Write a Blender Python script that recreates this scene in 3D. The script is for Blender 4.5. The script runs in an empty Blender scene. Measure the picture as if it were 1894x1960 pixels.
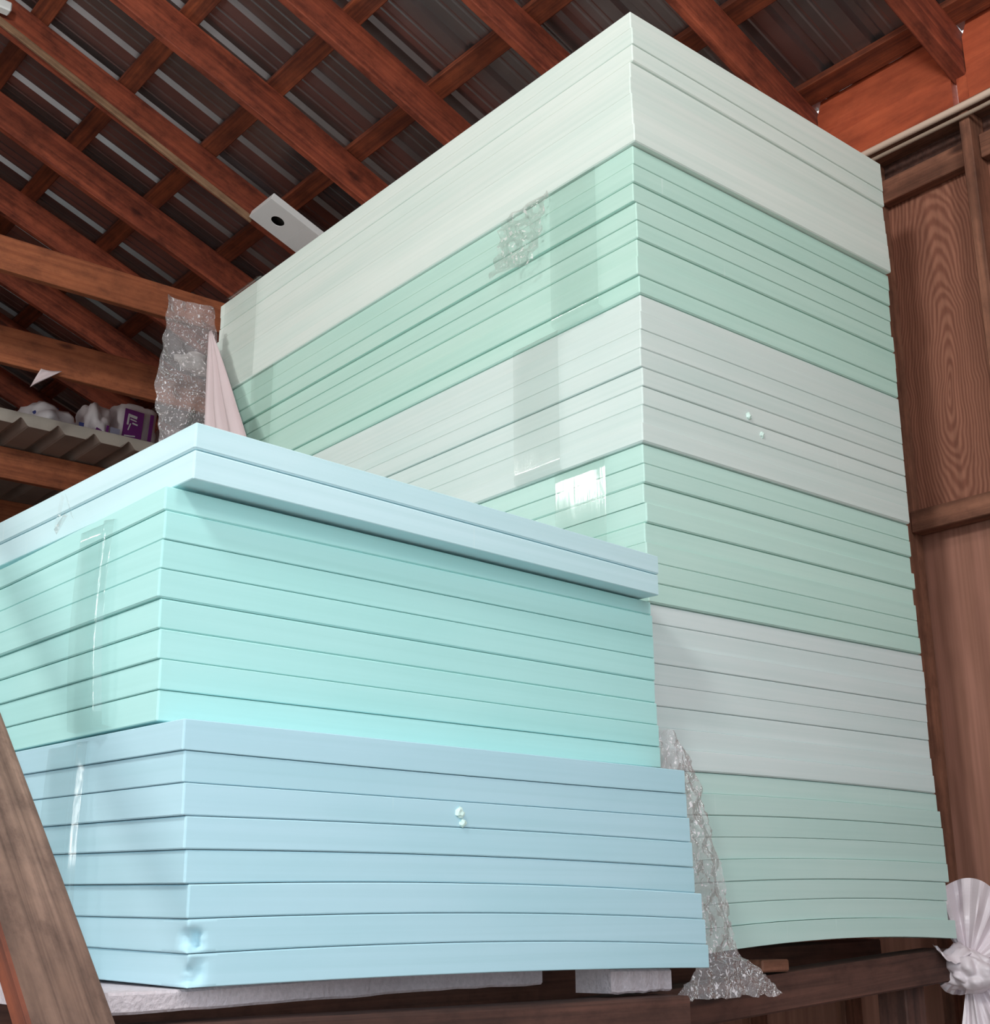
import bpy, bmesh, math, random
from mathutils import Vector, Matrix, noise
random.seed(7)
C = bpy.context.scene
COL = C.collection

# ------------------------------------------------------------------ camera
EYE = 1.6
YAW, PITCH, ROLL, FPX = 0.883469, 0.295833, -0.003919, 2485.59
_h = Vector((math.cos(YAW), math.sin(YAW), 0)); _r = Vector((math.sin(YAW), -math.cos(YAW), 0)); _u = Vector((0, 0, 1))
_f = math.cos(PITCH)*_h + math.sin(PITCH)*_u
_up = -math.sin(PITCH)*_h + math.cos(PITCH)*_u
_R = math.cos(ROLL)*_r + math.sin(ROLL)*_up
_U = -math.sin(ROLL)*_r + math.cos(ROLL)*_up
cam_data = bpy.data.cameras.new('camera')
cam = bpy.data.objects.new('camera', cam_data); COL.objects.link(cam)
M = Matrix((_R, _U, -_f)).transposed().to_4x4(); M.translation = (0, 0, EYE)
cam.matrix_world = M
cam_data.sensor_fit = 'VERTICAL'; cam_data.sensor_height = 24.0
cam_data.lens = 24.0*FPX/1960.0
cam_data.clip_start = 0.05
C.camera = cam

# ------------------------------------------------------------------ light
C.view_settings.view_transform = 'Standard'; C.view_settings.look = 'None'
C.view_settings.gamma = 1.0; C.view_settings.use_curve_mapping = False
C.view_settings.exposure = 0.42
world = bpy.data.worlds.new('overcast_sky'); C.world = world; world.use_nodes = True
_bg = world.node_tree.nodes['Background']
_bg.inputs[0].default_value = (0.81, 0.93, 1.0, 1); _bg.inputs[1].default_value = 1.6
def add_fill(x, y, z, power, col=(0.95, 1.0, 0.965)):
    """unseen point light added up high to brighten the stack faces, no fitting modelled"""
    ld = bpy.data.lights.new('fill_light', 'POINT'); ld.energy = power; ld.color = col; ld.shadow_soft_size = 0.30
    lo = bpy.data.objects.new('fill_light', ld); COL.objects.link(lo); lo.location = (x, y, z)
add_fill(-1.1, 0.7, EYE + 3.1, 218)
add_fill(1.3, -0.8, EYE + 3.0, 80)
def add_glint_light(x, y, z, w, hgt, power, aim):
    """unseen area light added on the left so the clear bands show glints"""
    ld = bpy.data.lights.new('glint_light', 'AREA'); ld.shape = 'RECTANGLE'; ld.size = w; ld.size_y = hgt; ld.energy = power; ld.color = (1.0, 0.99, 0.95)
    lo = bpy.data.objects.new('glint_light', ld); COL.objects.link(lo); lo.location = (x, y, z)
    lo.rotation_euler = (-Vector(aim)).to_track_quat('Z', 'Y').to_euler()
add_glint_light(-0.24, 4.87, EYE + 2.19, 0.32, 0.03, 10, (0.8, -0.6, -0.15))
add_glint_light(-1.90, 3.60, EYE + 1.05, 0.09, 1.7, 20, (1.0, -0.4, 0.0))
C.cycles.max_bounces = 8; C.cycles.diffuse_bounces = 5; C.cycles.transparent_max_bounces = 12
C.cycles.sample_clamp_indirect = 6.0

# ------------------------------------------------------------------ materials
def mat(name):
    m = bpy.data.materials.new(name); m.use_nodes = True
    nt = m.node_tree; nt.nodes.clear()
    out = nt.nodes.new('ShaderNodeOutputMaterial')
    return m, nt, out
def N(nt, typ, **kw):
    n = nt.nodes.new(typ)
    for k, v in kw.items():
        if k.startswith('_'): setattr(n, k[1:], v)
        else: n.inputs[k.replace('__', ' ')].default_value = v
    return n
def L(nt, a, b): nt.links.new(a, b)
def ramp(nt, fac, stops):
    r = nt.nodes.new('ShaderNodeValToRGB'); e = r.color_ramp.elements
    while len(e) < len(stops): e.new(0.5)
    for i, (p, c) in enumerate(stops):
        e[i].position = p; e[i].color = (*c, 1) if len(c) == 3 else c
    L(nt, fac, r.inputs[0]); return r
def mixc(nt, fac, a, b, blend='MIX'):
    n = nt.nodes.new('ShaderNodeMix'); n.data_type = 'RGBA'; n.blend_type = blend
    for sock, v in ((n.inputs[0], fac), (n.inputs[6], a), (n.inputs[7], b)):
        if isinstance(v, (int, float)): sock.default_value = v
        elif isinstance(v, tuple): sock.default_value = (*v, 1) if len(v) == 3 else v
        else: L(nt, v, sock)
    return n.outputs[2]
def coords(nt, scale, rand=True, kind='Object'):
    tc = nt.nodes.new('ShaderNodeTexCoord'); mp = nt.nodes.new('ShaderNodeMapping')
    mp.inputs['Scale'].default_value = scale
    if rand:
        oi = nt.nodes.new('ShaderNodeObjectInfo')
        mu = nt.nodes.new('ShaderNodeVectorMath'); mu.operation = 'SCALE'
        cx = nt.nodes.new('ShaderNodeCombineXYZ')
        L(nt, oi.outputs['Random'], cx.inputs[0]); L(nt, oi.outputs['Random'], cx.inputs[1]); L(nt, oi.outputs['Random'], cx.inputs[2])
        L(nt, cx.outputs[0], mu.inputs[0]); mu.inputs['Scale'].default_value = 37.0
        ad = nt.nodes.new('ShaderNodeVectorMath'); ad.operation = 'ADD'
        L(nt, tc.outputs[kind], ad.inputs[0]); L(nt, mu.outputs[0], ad.inputs[1]); L(nt, ad.outputs[0], mp.inputs[0])
    else:
        L(nt, tc.outputs[kind], mp.inputs[0])
    return mp.outputs[0]
def bump(nt, h, strength, dist=0.01):
    b = nt.nodes.new('ShaderNodeBump'); b.inputs['Strength'].default_value = strength; b.inputs['Distance'].default_value = dist
    L(nt, h, b.inputs['Height']); return b.outputs[0]

def wood(name, dark, light, rough=0.75, grain=48.0, knots=True, stain=0.5, mottle=0.6):
    m, nt, out = mat(name)
    v = coords(nt, (1.1, grain, grain))
    n1 = N(nt, 'ShaderNodeTexNoise', Scale=1.0, Detail=6.0, Roughness=0.62, Distortion=0.6); L(nt, v, n1.inputs['Vector'])
    v2 = coords(nt, (1.6, 5.0, 5.0))
    n2 = N(nt, 'ShaderNodeTexNoise', Scale=1.3, Detail=4.0, Roughness=0.6); L(nt, v2, n2.inputs['Vector'])
    r1 = ramp(nt, n1.outputs[0], [(0.3, dark), (0.68, light)])
    r2 = ramp(nt, n2.outputs[0], [(0.32, (0.35, 0.30, 0.28)), (0.62, (1, 1, 1))])
    col = mixc(nt, stain, r1.outputs[0], r2.outputs[0], 'MULTIPLY')
    v4 = coords(nt, (9.0, 16.0, 16.0))
    n4 = N(nt, 'ShaderNodeTexNoise', Scale=1.0, Detail=7.0, Roughness=0.7); L(nt, v4, n4.inputs['Vector'])
    r4 = ramp(nt, n4.outputs[0], [(0.36, (0.42, 0.36, 0.34)), (0.5, (0.85, 0.82, 0.8)), (0.66, (1.15, 1.12, 1.08))])
    col = mixc(nt, mottle, col, r4.outputs[0], 'MULTIPLY')
    if knots:
        v3 = coords(nt, (2.2, 7.0, 7.0))
        vo = N(nt, 'ShaderNodeTexVoronoi', Scale=1.0); L(nt, v3, vo.inputs['Vector'])
        r3 = ramp(nt, vo.outputs['Distance'], [(0.06, (0.18, 0.10, 0.08)), (0.13, (1, 1, 1))])
        col = mixc(nt, 0.8, col, r3.outputs[0], 'MULTIPLY')
    p = N(nt, 'ShaderNodeBsdfPrincipled', Roughness=rough)
    L(nt, col, p.inputs['Base Color']); L(nt, bump(nt, n1.outputs[0], 0.35, 0.004), p.inputs['Normal'])
    L(nt, p.outputs[0], out.inputs[0]); return m

def plywood(name, dark, light, cathedral=True):
    m, nt, out = mat(name)
    v = coords(nt, (1.0, 1.0, 1.0), rand=False)
    nz = N(nt, 'ShaderNodeTexNoise', Scale=2.2, Detail=3.0); L(nt, v, nz.inputs['Vector'])
    sub = nt.nodes.new('ShaderNodeVectorMath'); sub.operation = 'SCALE'; sub.inputs['Scale'].default_value = 0.16
    L(nt, nz.outputs['Color'], sub.inputs[0])
    ad = nt.nodes.new('ShaderNodeVectorMath'); ad.operation = 'ADD'; L(nt, v, ad.inputs[0]); L(nt, sub.outputs[0], ad.inputs[1])
    mp = nt.nodes.new('ShaderNodeMapping'); mp.inputs['Scale'].default_value = (1.0, 7.5, 1.35)
    mp.inputs['Location'].default_value = (0, -0.75, 0.1)
    L(nt, ad.outputs[0], mp.inputs[0])
    w = N(nt, 'ShaderNodeTexWave', Scale=4.2, Distortion=2.2, Detail=4.0)
    w.inputs['Detail Scale'].default_value = 1.6
    w.wave_type = 'RINGS' if cathedral else 'BANDS'
    if cathedral: w.rings_direction = 'X'
    else: w.bands_direction = 'Y'; w.inputs['Scale'].default_value = 0.5; w.inputs['Distortion'].default_value = 6.0
    L(nt, mp.outputs[0], w.inputs['Vector'])
    v2 = coords(nt, (1, 60, 1.5), rand=False); n2 = N(nt, 'ShaderNodeTexNoise', Scale=1.0, Detail=5.0); L(nt, v2, n2.inputs['Vector'])
    v3 = coords(nt, (1, 3, 1.2), rand=True); n3 = N(nt, 'ShaderNodeTexNoise', Scale=1.0, Detail=3.0); L(nt, v3, n3.inputs['Vector'])
    r = ramp(nt, w.outputs['Fac'], [(0.1, dark), (0.9, light)])
    r2 = ramp(nt, n2.outputs[0], [(0.3, (0.62, 0.58, 0.56)), (0.65, (1, 1, 1))])
    r3 = ramp(nt, n3.outputs[0], [(0.35, (0.7, 0.66, 0.64)), (0.6, (1, 1, 1))])
    c = mixc(nt, 0.7, r.outputs[0], r2.outputs[0], 'MULTIPLY'); c = mixc(nt, 0.7, c, r3.outputs[0], 'MULTIPLY')
    p = N(nt, 'ShaderNodeBsdfPrincipled', Roughness=0.7); L(nt, c, p.inputs['Base Color'])
    L(nt, p.outputs[0], out.inputs[0]); return m

def foam_material():
    m, nt, out = mat('extruded_foam')
    oi = nt.nodes.new('ShaderNodeObjectInfo')
    v = coords(nt, (0.5, 0.5, 70.0)); n1 = N(nt, 'ShaderNodeTexNoise', Scale=1.0, Detail=3.0, Roughness=0.55); L(nt, v, n1.inputs['Vector'])
    v2 = coords(nt, (2.0, 2.0, 5.0)); n2 = N(nt, 'ShaderNodeTexNoise', Scale=1.0, Detail=3.0); L(nt, v2, n2.inputs['Vector'])
    r1 = ramp(nt, n1.outputs[0], [(0.3, (0.93, 0.955, 0.95)), (0.62, (1, 1, 1))])
    r2 = ramp(nt, n2.outputs[0], [(0.32, (0.93, 0.97, 0.965)), (0.62, (1, 1, 1))])
    c = mixc(nt, 1.0, oi.outputs['Color'], r1.outputs[0], 'MULTIPLY'); c = mixc(nt, 1.0, c, r2.outputs[0], 'MULTIPLY')
    v5 = coords(nt, (26.0, 26.0, 1.2)); n5 = N(nt, 'ShaderNodeTexNoise', Scale=1.0, Detail=2.0, Roughness=0.8); L(nt, v5, n5.inputs['Vector'])
    r5 = ramp(nt, n5.outputs[0], [(0.735, (0, 0, 0)), (0.79, (0.5, 0.5, 0.5))])
    c = mixc(nt, r5.outputs[0], c, (0.80, 0.92, 0.90))
    p = N(nt, 'ShaderNodeBsdfPrincipled', Roughness=0.5)
    p.inputs['Specular IOR Level'].default_value = 0.35
    L(nt, c, p.inputs['Base Color'])
    v4 = coords(nt, (25, 25, 25)); n4 = N(nt, 'ShaderNodeTexNoise', Scale=1.0, Detail=3.0); L(nt, v4, n4.inputs['Vector'])
    L(nt, bump(nt, n4.outputs[0], 0.08, 0.004), p.inputs['Normal'])
    L(nt, p.outputs[0], out.inputs[0]); return m

def film(name, tint, gloss, rough, streak=(400, 400, 6), bstr=0.3, haze=0.0, hazecol=(0.8, 0.8, 0.8), dist=0.002, flecks=None):
    m, nt, out = mat(name)
    tr = N(nt, 'ShaderNodeBsdfTransparent'); tr.inputs[0].default_value = (*tint, 1)
    gl = N(nt, 'ShaderNodeBsdfGlossy', Roughness=rough)
    v = coords(nt, streak); n = N(nt, 'ShaderNodeTexNoise', Scale=1.0, Detail=3.0); L(nt, v, n.inputs['Vector'])
    L(nt, bump(nt, n.outputs[0], bstr, dist), gl.inputs['Normal'])
    df = N(nt, 'ShaderNodeBsdfDiffuse'); df.inputs[0].default_value = (*hazecol, 1)
    a = nt.nodes.new('ShaderNodeMixShader'); a.inputs[0].default_value = haze
    if flecks:                                   # sparkle on crinkles and bubble rims, painted as white flecks
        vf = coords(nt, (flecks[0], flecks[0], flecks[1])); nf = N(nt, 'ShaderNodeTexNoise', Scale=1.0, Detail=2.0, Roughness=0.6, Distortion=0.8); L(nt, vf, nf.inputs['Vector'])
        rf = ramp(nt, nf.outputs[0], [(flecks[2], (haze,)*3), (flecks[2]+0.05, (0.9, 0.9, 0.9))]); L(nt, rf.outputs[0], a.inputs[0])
    L(nt, tr.outputs[0], a.inputs[1]); L(nt, df.outputs[0], a.inputs[2])
    lw = nt.nodes.new('ShaderNodeLayerWeight'); lw.inputs[0].default_value = 0.25
    mr = nt.nodes.new('ShaderNodeMapRange'); L(nt, lw.outputs['Fresnel'], mr.inputs[0])
    mr.inputs['To Min'].default_value = gloss; mr.inputs['To Max'].default_value = min(1.0, gloss*5)
    b = nt.nodes.new('ShaderNodeMixShader'); L(nt, mr.outputs[0], b.inputs[0])
    L(nt, a.outputs[0], b.inputs[1]); L(nt, gl.outputs[0], b.inputs[2]); L(nt, b.outputs[0], out.inputs[0]); return m

def plain(name, col, rough=0.6, metal=0.0, nscale=0, namt=0.2, spec=0.5, b=0.0):
    m, nt, out = mat(name)
    p = N(nt, 'ShaderNodeBsdfPrincipled', Roughness=rough, Metallic=metal); p.inputs['Base Color'].default_value = (*col, 1)
    p.inputs['Specular IOR Level'].default_value = spec
    if nscale:
        v = coords(nt, (nscale,)*3); n = N(nt, 'ShaderNodeTexNoise', Scale=1.0, Detail=5.0); L(nt, v, n.inputs['Vector'])
        r = ramp(nt, n.outputs[0], [(0.3, tuple(c*(1-namt) for c in col)), (0.7, tuple(min(1, c*(1+namt)) for c in col))])
        L(nt, r.outputs[0], p.inputs['Base Color'])
        if b: L(nt, bump(nt, n.outputs[0], b, 0.01), p.inputs['Normal'])
    L(nt, p.outputs[0], out.inputs[0]); return m

W_RAFTER = wood('rafter_wood', (0.20, 0.036, 0.018), (0.48, 0.110, 0.052), stain=0.6, mottle=0.85)
W_PURLIN = wood('purlin_wood', (0.12, 0.025, 0.011), (0.36, 0.085, 0.030), stain=0.8)
W_JOIST = wood('joist_wood', (0.27, 0.072, 0.028), (0.46, 0.145, 0.060), stain=0.35)
W_BLOCK = wood('blocking_wood', (0.38, 0.062, 0.022), (0.62, 0.130, 0.050), knots=False, stain=0.45, grain=18, mottle=0.35)
W_STUD = wood('stud_wood', (0.14, 0.055, 0.032), (0.36, 0.155, 0.095), stain=0.6)
W_GREY = wood('weathered_wood', (0.12, 0.066, 0.048), (0.33, 0.20, 0.15), stain=0.75, grain=55, mottle=0.75)
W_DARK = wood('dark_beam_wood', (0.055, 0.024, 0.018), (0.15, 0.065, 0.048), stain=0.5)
W_LATH = wood('lath_wood', (0.20, 0.11, 0.06), (0.42, 0.25, 0.15), stain=0.4)
PLY_A = plywood('plywood_grain', (0.28, 0.105, 0.065), (0.42, 0.18, 0.115))
PLY_B = plywood('plywood_plain', (0.39, 0.18, 0.125), (0.45, 0.21, 0.15), cathedral=False)
FOAM = foam_material()
METAL = plain('roof_metal', (0.36, 0.33, 0.34), rough=0.32, metal=0.92, nscale=3.0, namt=0.18)
BAND = film('packing_film', (0.945, 0.955, 0.95), 0.05, 0.10, streak=(220, 220, 4), bstr=0.17, dist=0.003)
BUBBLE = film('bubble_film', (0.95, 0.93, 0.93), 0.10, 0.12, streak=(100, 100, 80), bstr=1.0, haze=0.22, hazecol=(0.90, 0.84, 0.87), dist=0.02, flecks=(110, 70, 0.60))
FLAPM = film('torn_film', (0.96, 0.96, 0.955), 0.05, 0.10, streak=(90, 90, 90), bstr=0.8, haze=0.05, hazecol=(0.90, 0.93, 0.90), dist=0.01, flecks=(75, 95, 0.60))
PLASTIC_W = plain('white_plastic', (0.74, 0.65, 0.69), rough=0.32, nscale=4, namt=0.06)
PLASTIC_P = plain('pinkish_plastic', (0.70, 0.58, 0.60), rough=0.45, nscale=3, namt=0.05)
EPS = plain('white_polystyrene', (0.60, 0.52, 0.55), rough=0.85, nscale=120, namt=0.1, b=0.4)
PAINT_W = plain('white_paint', (0.88, 0.89, 0.90), rough=0.4, nscale=4, namt=0.04)
BLACK = plain('channel_shade', (0.02, 0.015, 0.012), rough=0.9)
PURPLE = plain('purple_print', (0.22, 0.035, 0.25), rough=0.45)
BLUE = plain('blue_print', (0.06, 0.075, 0.28), rough=0.45)
BAGW = plain('bag_white', (0.84, 0.79, 0.82), rough=0.4, nscale=8, namt=0.08)
CABLE = plain('cable_jacket', (0.72, 0.55, 0.45), rough=0.5)
CABLE2 = plain('grey_cable', (0.36, 0.27, 0.21), rough=0.5)
SHEETM = plain('stored_sheet', (0.30, 0.24, 0.21), rough=0.5, metal=0.2, nscale=5, namt=0.15)
STRIPM = plain('pale_flashing', (0.46, 0.41, 0.36), rough=0.5, metal=0.2, nscale=6, namt=0.12)
GROUND = plain('gravel_ground', (0.33, 0.29, 0.26), rough=0.95, nscale=6, namt=0.3, b=0.5)
SIDING = wood('barn_siding', (0.12, 0.05, 0.03), (0.30, 0.14, 0.09), stain=0.5)

# ------------------------------------------------------------------ helpers
def V(x, y, z): return Vector((x, y, z + EYE))          # heights are measured from the eye
def empty(name, loc=(0, 0, 0), kind=None, label=None, cat=None, group=None, rz=0.0):
    o = bpy.data.objects.new(name, None); COL.objects.link(o); o.location = loc; o.rotation_euler = (0, 0, rz)
    o.empty_display_size = 0.1
    return tag(o, label, cat, group, kind)
def tag(o, label=None, cat=None, group=None, kind=None):
    if label: o['label'] = label
    if cat: o['category'] = cat
    if group: o['group'] = group
    if kind: o['kind'] = kind
    return o
def link(name, bm, m, parent=None, loc=None, rot=None, smooth=False):
    me = bpy.data.meshes.new(name); bmesh.ops.recalc_face_normals(bm, faces=bm.faces[:]); bm.to_mesh(me); bm.free()
    me.materials.append(m)
    if smooth:
        for p in me.polygons: p.use_smooth = True
    o = bpy.data.objects.new(name, me); COL.objects.link(o)
    if rot is not None: o.matrix_world = rot
    elif loc is not None: o.location = loc
    if parent is not None:
        mw = o.matrix_basis.copy(); o.parent = parent
        pm = Matrix.Translation(parent.location) @ parent.rotation_euler.to_matrix().to_4x4()
        if parent.parent is not None:
            gp = parent.parent; pm = Matrix.Translation(gp.location) @ gp.rotation_euler.to_matrix().to_4x4() @ parent.matrix_parent_inverse @ parent.matrix_basis
        o.matrix_parent_inverse = pm.inverted(); o.matrix_basis = mw
    return o
def box_bm(sx, sy, sz, bev=0.003, segs=1, wob=0.0, cuts=0):
    bm = bmesh.new(); bmesh.ops.create_cube(bm, size=1.0)
    bmesh.ops.scale(bm, vec=(sx, sy, sz), verts=bm.verts)
    if bev: bmesh.ops.bevel(bm, geom=bm.edges[:], offset=bev, segments=segs, profile=0.6, affect='EDGES')
    if cuts:
        for i in range(1, cuts):
            x = -sx/2 + sx*i/cuts
            bmesh.ops.bisect_plane(bm, geom=bm.verts[:]+bm.edges[:]+bm.faces[:], plane_co=(x, 0, 0), plane_no=(1, 0, 0))
        s = random.random()*50
        for v in bm.verts:
            d = noise.noise_vector(Vector((v.co.x*1.3+s, 0, 0)))
            v.co.y += d.y*wob; v.co.z += d.z*wob
    return bm
def frame(p, ax, side):
    """matrix at p whose X runs along ax and whose Y is nearest to side"""
    x = Vector(ax).normalized(); z = x.cross(Vector(side)).normalized(); y = z.cross(x).normalized()
    m = Matrix((x, y, z)).transposed().to_4x4(); m.translation = p; return m
def beam(name, a, b, side, w, h, m, parent=None, bev=0.003, wob=0.0, cuts=0):
    """timber from a to b (centre line), w along 'side', h across"""
    a, b = Vector(a), Vector(b); ln = (b-a).length
    return link(name, box_bm(ln, w, h, bev, 1, wob, cuts), m, parent, rot=frame((a+b)/2, b-a, side))
def grid_sheet(name, fn, nu, nv, m, parent=None, thick=0.0, closed=False):
    bm = bmesh.new(); vs = [[bm.verts.new(fn(i/nu, j/nv)) for j in range(nv+1)] for i in range(nu+1)]
    for i in range(nu):
        for j in range(nv):
            bm.faces.new((vs[i][j], vs[i+1][j], vs[i+1][j+1], vs[i][j+1]))
    o = link(name, bm, m, parent, smooth=True)
    if thick:
        s = o.modifiers.new('thickness', 'SOLIDIFY'); s.thickness = thick; s.offset = 0
    return o
def nz(p, s, seed=0.0): return noise.noise(Vector((p[0]*s+seed, p[1]*s+seed*1.7, p[2]*s-seed)))
def tube_bm(pts, r, n=8):
    bm = bmesh.new(); rings = []
    for i, p in enumerate(pts):
        p = Vector(p); t = (Vector(pts[min(i+1, len(pts)-1)]) - Vector(pts[max(i-1, 0)])).normalized()
        a = t.orthogonal().normalized(); b = t.cross(a)
        if rings:
            a = prev - t*prev.dot(t); a.normalize(); b = t.cross(a)
        prev = a
        rings.append([bm.verts.new(p + r*(math.cos(k*2*math.pi/n)*a + math.sin(k*2*math.pi/n)*b)) for k in range(n)])
    for r0, r1 in zip(rings, rings[1:]):
        for k in range(n): bm.faces.new((r0[k], r0[(k+1) % n], r1[(k+1) % n], r1[k]))
    bm.faces.new(rings[0][::-1]); bm.faces.new(rings[-1]); return bm
ORD = ['first', 'second', 'third', 'fourth', 'fifth', 'sixth', 'seventh', 'eighth']
LEFT_Y0, LINTEL = 3.4, 4.6
TALL = [  # board edge heights and widths solved from image pixel positions
 (0.0095,1.1514,-0.0005,2.3472,2.3216,0,2.2937,2.2674,0),
 (0.0089,1.145,-0.0056,2.2937,2.2674,0,2.242,2.215,0),
 (0.0094,1.1463,-0.0028,2.242,2.215,0,2.1888,2.1611,0),
 (0.0047,1.1513,0.0032,2.1888,2.1611,0,2.1332,2.1085,0),
 (-0.0041,1.1536,-0.0027,2.1332,2.1085,0,2.0799,2.0582,0),
 (-0.0055,1.1502,-0.0076,2.0799,2.0582,0,2.0291,2.0104,0),
 (-0.0095,1.1475,-0.0129,2.0291,2.0104,0,1.9772,1.9615,0),
 (-0.012,1.1424,-0.0186,1.9772,1.9615,0,1.9237,1.911,0),
 (-0.0024,1.1407,-0.0017,1.9237,1.911,0,1.8682,1.8567,0),
 (-0.0046,1.139,-0.0012,1.8682,1.8567,0,1.8141,1.8038,0),
 (-0.0026,1.139,0.0033,1.8141,1.8038,0,1.7604,1.7513,0),
 (0.0079,1.1261,0.0046,1.7604,1.7513,0,1.7099,1.7021,0),
 (0.0098,1.1345,0.0057,1.7099,1.7021,0,1.6575,1.6508,0),
 (0.0117,1.1391,0.0101,1.6575,1.6508,0,1.604,1.5985,0),
 (0.0036,1.137,0.005,1.604,1.5985,0,1.5516,1.5474,0),
 (0.0116,1.13,0.0074,1.5516,1.5474,0,1.5016,1.4985,0),
 (0.0175,1.1302,0.0118,1.5016,1.4985,0,1.4519,1.4487,0),
 (0.0098,1.1301,0.0069,1.4519,1.4487,0,1.4005,1.3972,0),
 (0.0074,1.132,0.0072,1.4005,1.3972,0,1.3486,1.3452,0),
 (0.0054,1.134,0.0079,1.3486,1.3452,0,1.2971,1.2936,0),
 (0.0111,1.1287,0.0087,1.2971,1.2936,0,1.2469,1.2433,0),
 (0.011,1.1316,0.0111,1.2469,1.2433,0,1.1968,1.1931,0),
 (0.0087,1.1334,0.0115,1.1968,1.1931,0,1.1462,1.1424,0),
 (0.0005,1.1327,0.0062,1.1462,1.1424,0,1.0953,1.0914,0),
 (0.0082,1.1272,0.0151,1.0953,1.0914,0,1.0435,1.0403,0),
 (0.0097,1.1278,0.0149,1.0435,1.0403,0,0.9936,0.9911,0),
 (0.0104,1.1264,0.0199,0.9936,0.9911,0,0.9429,0.9419,0),
 (0.0129,1.1296,0.015,0.9429,0.9419,0,0.8928,0.8933,0),
 (0.0088,1.1239,0.0193,0.8928,0.8933,0,0.8423,0.8444,0),
 (0.0074,1.1264,0.0148,0.8423,0.8444,0,0.794,0.7975,0),
 (0.007,1.1262,0.0146,0.794,0.7975,0,0.7436,0.7487,0),
 (0.0092,1.1302,0.0154,0.7436,0.7487,0,0.6936,0.7002,0),
 (0.0058,1.1436,0.0223,0.6936,0.7002,0,0.6461,0.652,0),
 (0.0061,1.1487,0.0228,0.6461,0.652,0,0.5968,0.6018,0),
 (0.0065,1.1355,0.0167,0.5968,0.6018,0,0.549,0.5531,0),
 (0.0075,1.1336,0.0184,0.549,0.5531,0,0.4991,0.5024,0),
 (0.0075,1.1308,0.0182,0.4991,0.5024,0,0.4488,0.4513,0.0013),
 (0.0061,1.1324,0.0199,0.4488,0.4513,0.0013,0.3989,0.4006,0.0025),
 (0.0037,1.1307,0.0145,0.3989,0.4006,0.0025,0.3508,0.3517,0.0037),
 (0.0046,1.1247,0.0086,0.3508,0.3517,0.0037,0.3017,0.3018,0.005),
 (0.0048,1.1336,0.0136,0.3017,0.3018,0.005,0.2512,0.2537,0.0068),
 (0.0012,1.1408,0.008,0.2512,0.2537,0.0068,0.1996,0.2089,0.0085),
 (0.0027,1.1455,0.0093,0.1996,0.2089,0.0085,0.1493,0.1596,0.0093),
 (0.0005,1.1495,0.0096,0.1493,0.1596,0.0093,0.0971,0.1114,0.0102),
 (0.0004,1.1443,0.0038,0.0971,0.1114,0.0102,0.046,0.0621,0.011),
 (-0.0003,1.1292,0.0054,0.046,0.0621,0.011,-0.0058,0.0125,0.0147),
 (-0.0013,1.1253,0.0058,-0.0058,0.0125,0.0147,-0.059,-0.0373,0.0183),
 (-0.0029,1.1509,-0.0005,-0.059,-0.0373,0.0183,-0.1141,-0.0856,0.022),
]
FRONT = [  # edges from image pixels, then stack scaled about the camera to clear TALL
 (-0.0061,1.2001,0.0002,0.7801,0.7651,0,0.7314,0.7202,0,-0.0106,-0.0128),
 (-0.0065,1.1959,-0.0012,0.7314,0.7202,0,0.6779,0.6709,0,-0.0128,-0.0094),
 (-0.0298,1.2434,0.0436,0.6723,0.6679,0,0.6303,0.637,0,-0.035,-0.0347),
 (-0.028,1.2444,0.0422,0.6303,0.637,0,0.5808,0.5878,0,-0.0347,-0.0311),
 (-0.0289,1.2477,0.0436,0.5808,0.5878,0,0.5315,0.5381,0,-0.0311,-0.0248),
 (-0.0297,1.2492,0.0438,0.5315,0.5381,0,0.4827,0.4869,0,-0.0248,-0.0201),
 (-0.024,1.2421,0.0447,0.4827,0.4869,0,0.4325,0.4371,0,-0.0201,-0.0151),
 (-0.0218,1.2423,0.0432,0.4325,0.4371,0,0.3836,0.388,0,-0.0151,-0.0114),
 (-0.0179,1.2409,0.0418,0.3836,0.388,0,0.3342,0.3401,0,-0.0114,-0.008),
 (-0.0159,1.243,0.0438,0.3342,0.3401,0,0.2845,0.2945,0,-0.008,-0.0046),
 (-0.0182,1.2164,-0.0448,0.2795,0.2807,0.0002,0.2316,0.2318,-0.0024,0.0001,0.006),
 (-0.0128,1.2161,-0.0427,0.2316,0.2318,-0.0024,0.1835,0.1818,0.0002,0.006,0.0075),
 (-0.011,1.2195,-0.0441,0.1835,0.1818,0.0002,0.1345,0.1312,0.0046,0.0075,0.0098),
 (-0.0047,1.2183,-0.0441,0.1345,0.1312,0.0046,0.0852,0.0795,0.0064,0.0098,0.0129),
 (0.0007,1.2177,-0.0421,0.0852,0.0795,0.0064,0.0355,0.0276,0.0102,0.0129,0.0105),
 (0.008,1.2294,-0.0441,0.0355,0.0276,0.0102,-0.0141,-0.0247,0.0105,0.0105,0.0086),
 (0.0108,1.2347,-0.0442,-0.0141,-0.0247,0.0105,-0.0635,-0.0752,0.0114,0.0086,0.0128),
 (0.0144,1.2374,-0.0442,-0.0635,-0.0752,0.0114,-0.1113,-0.1219,0.0065,0.0128,0.0115),
]
# ================================================================== ground
TP = 0.38826; TH = math.atan(TP); CT, ST = math.cos(TH), math.sin(TH)
XW = 3.70
def roofz(x): return 2.93 - TP*(x - 3.68)               # top of the rafters
def slope(s, up=0.0):                                    # point s metres up the slope from the wall, 'up' above the rafters
    return (3.68 - s*CT + up*ST, 2.93 + s*ST + up*CT)
bm = bmesh.new(); bmesh.ops.create_grid(bm, x_segments=8, y_segments=8, size=30)
tag(link('floor', bm, GROUND, loc=(0, 0, 0)), 'pale trodden gravel floor running out of the open barn', kind='structure')

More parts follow.
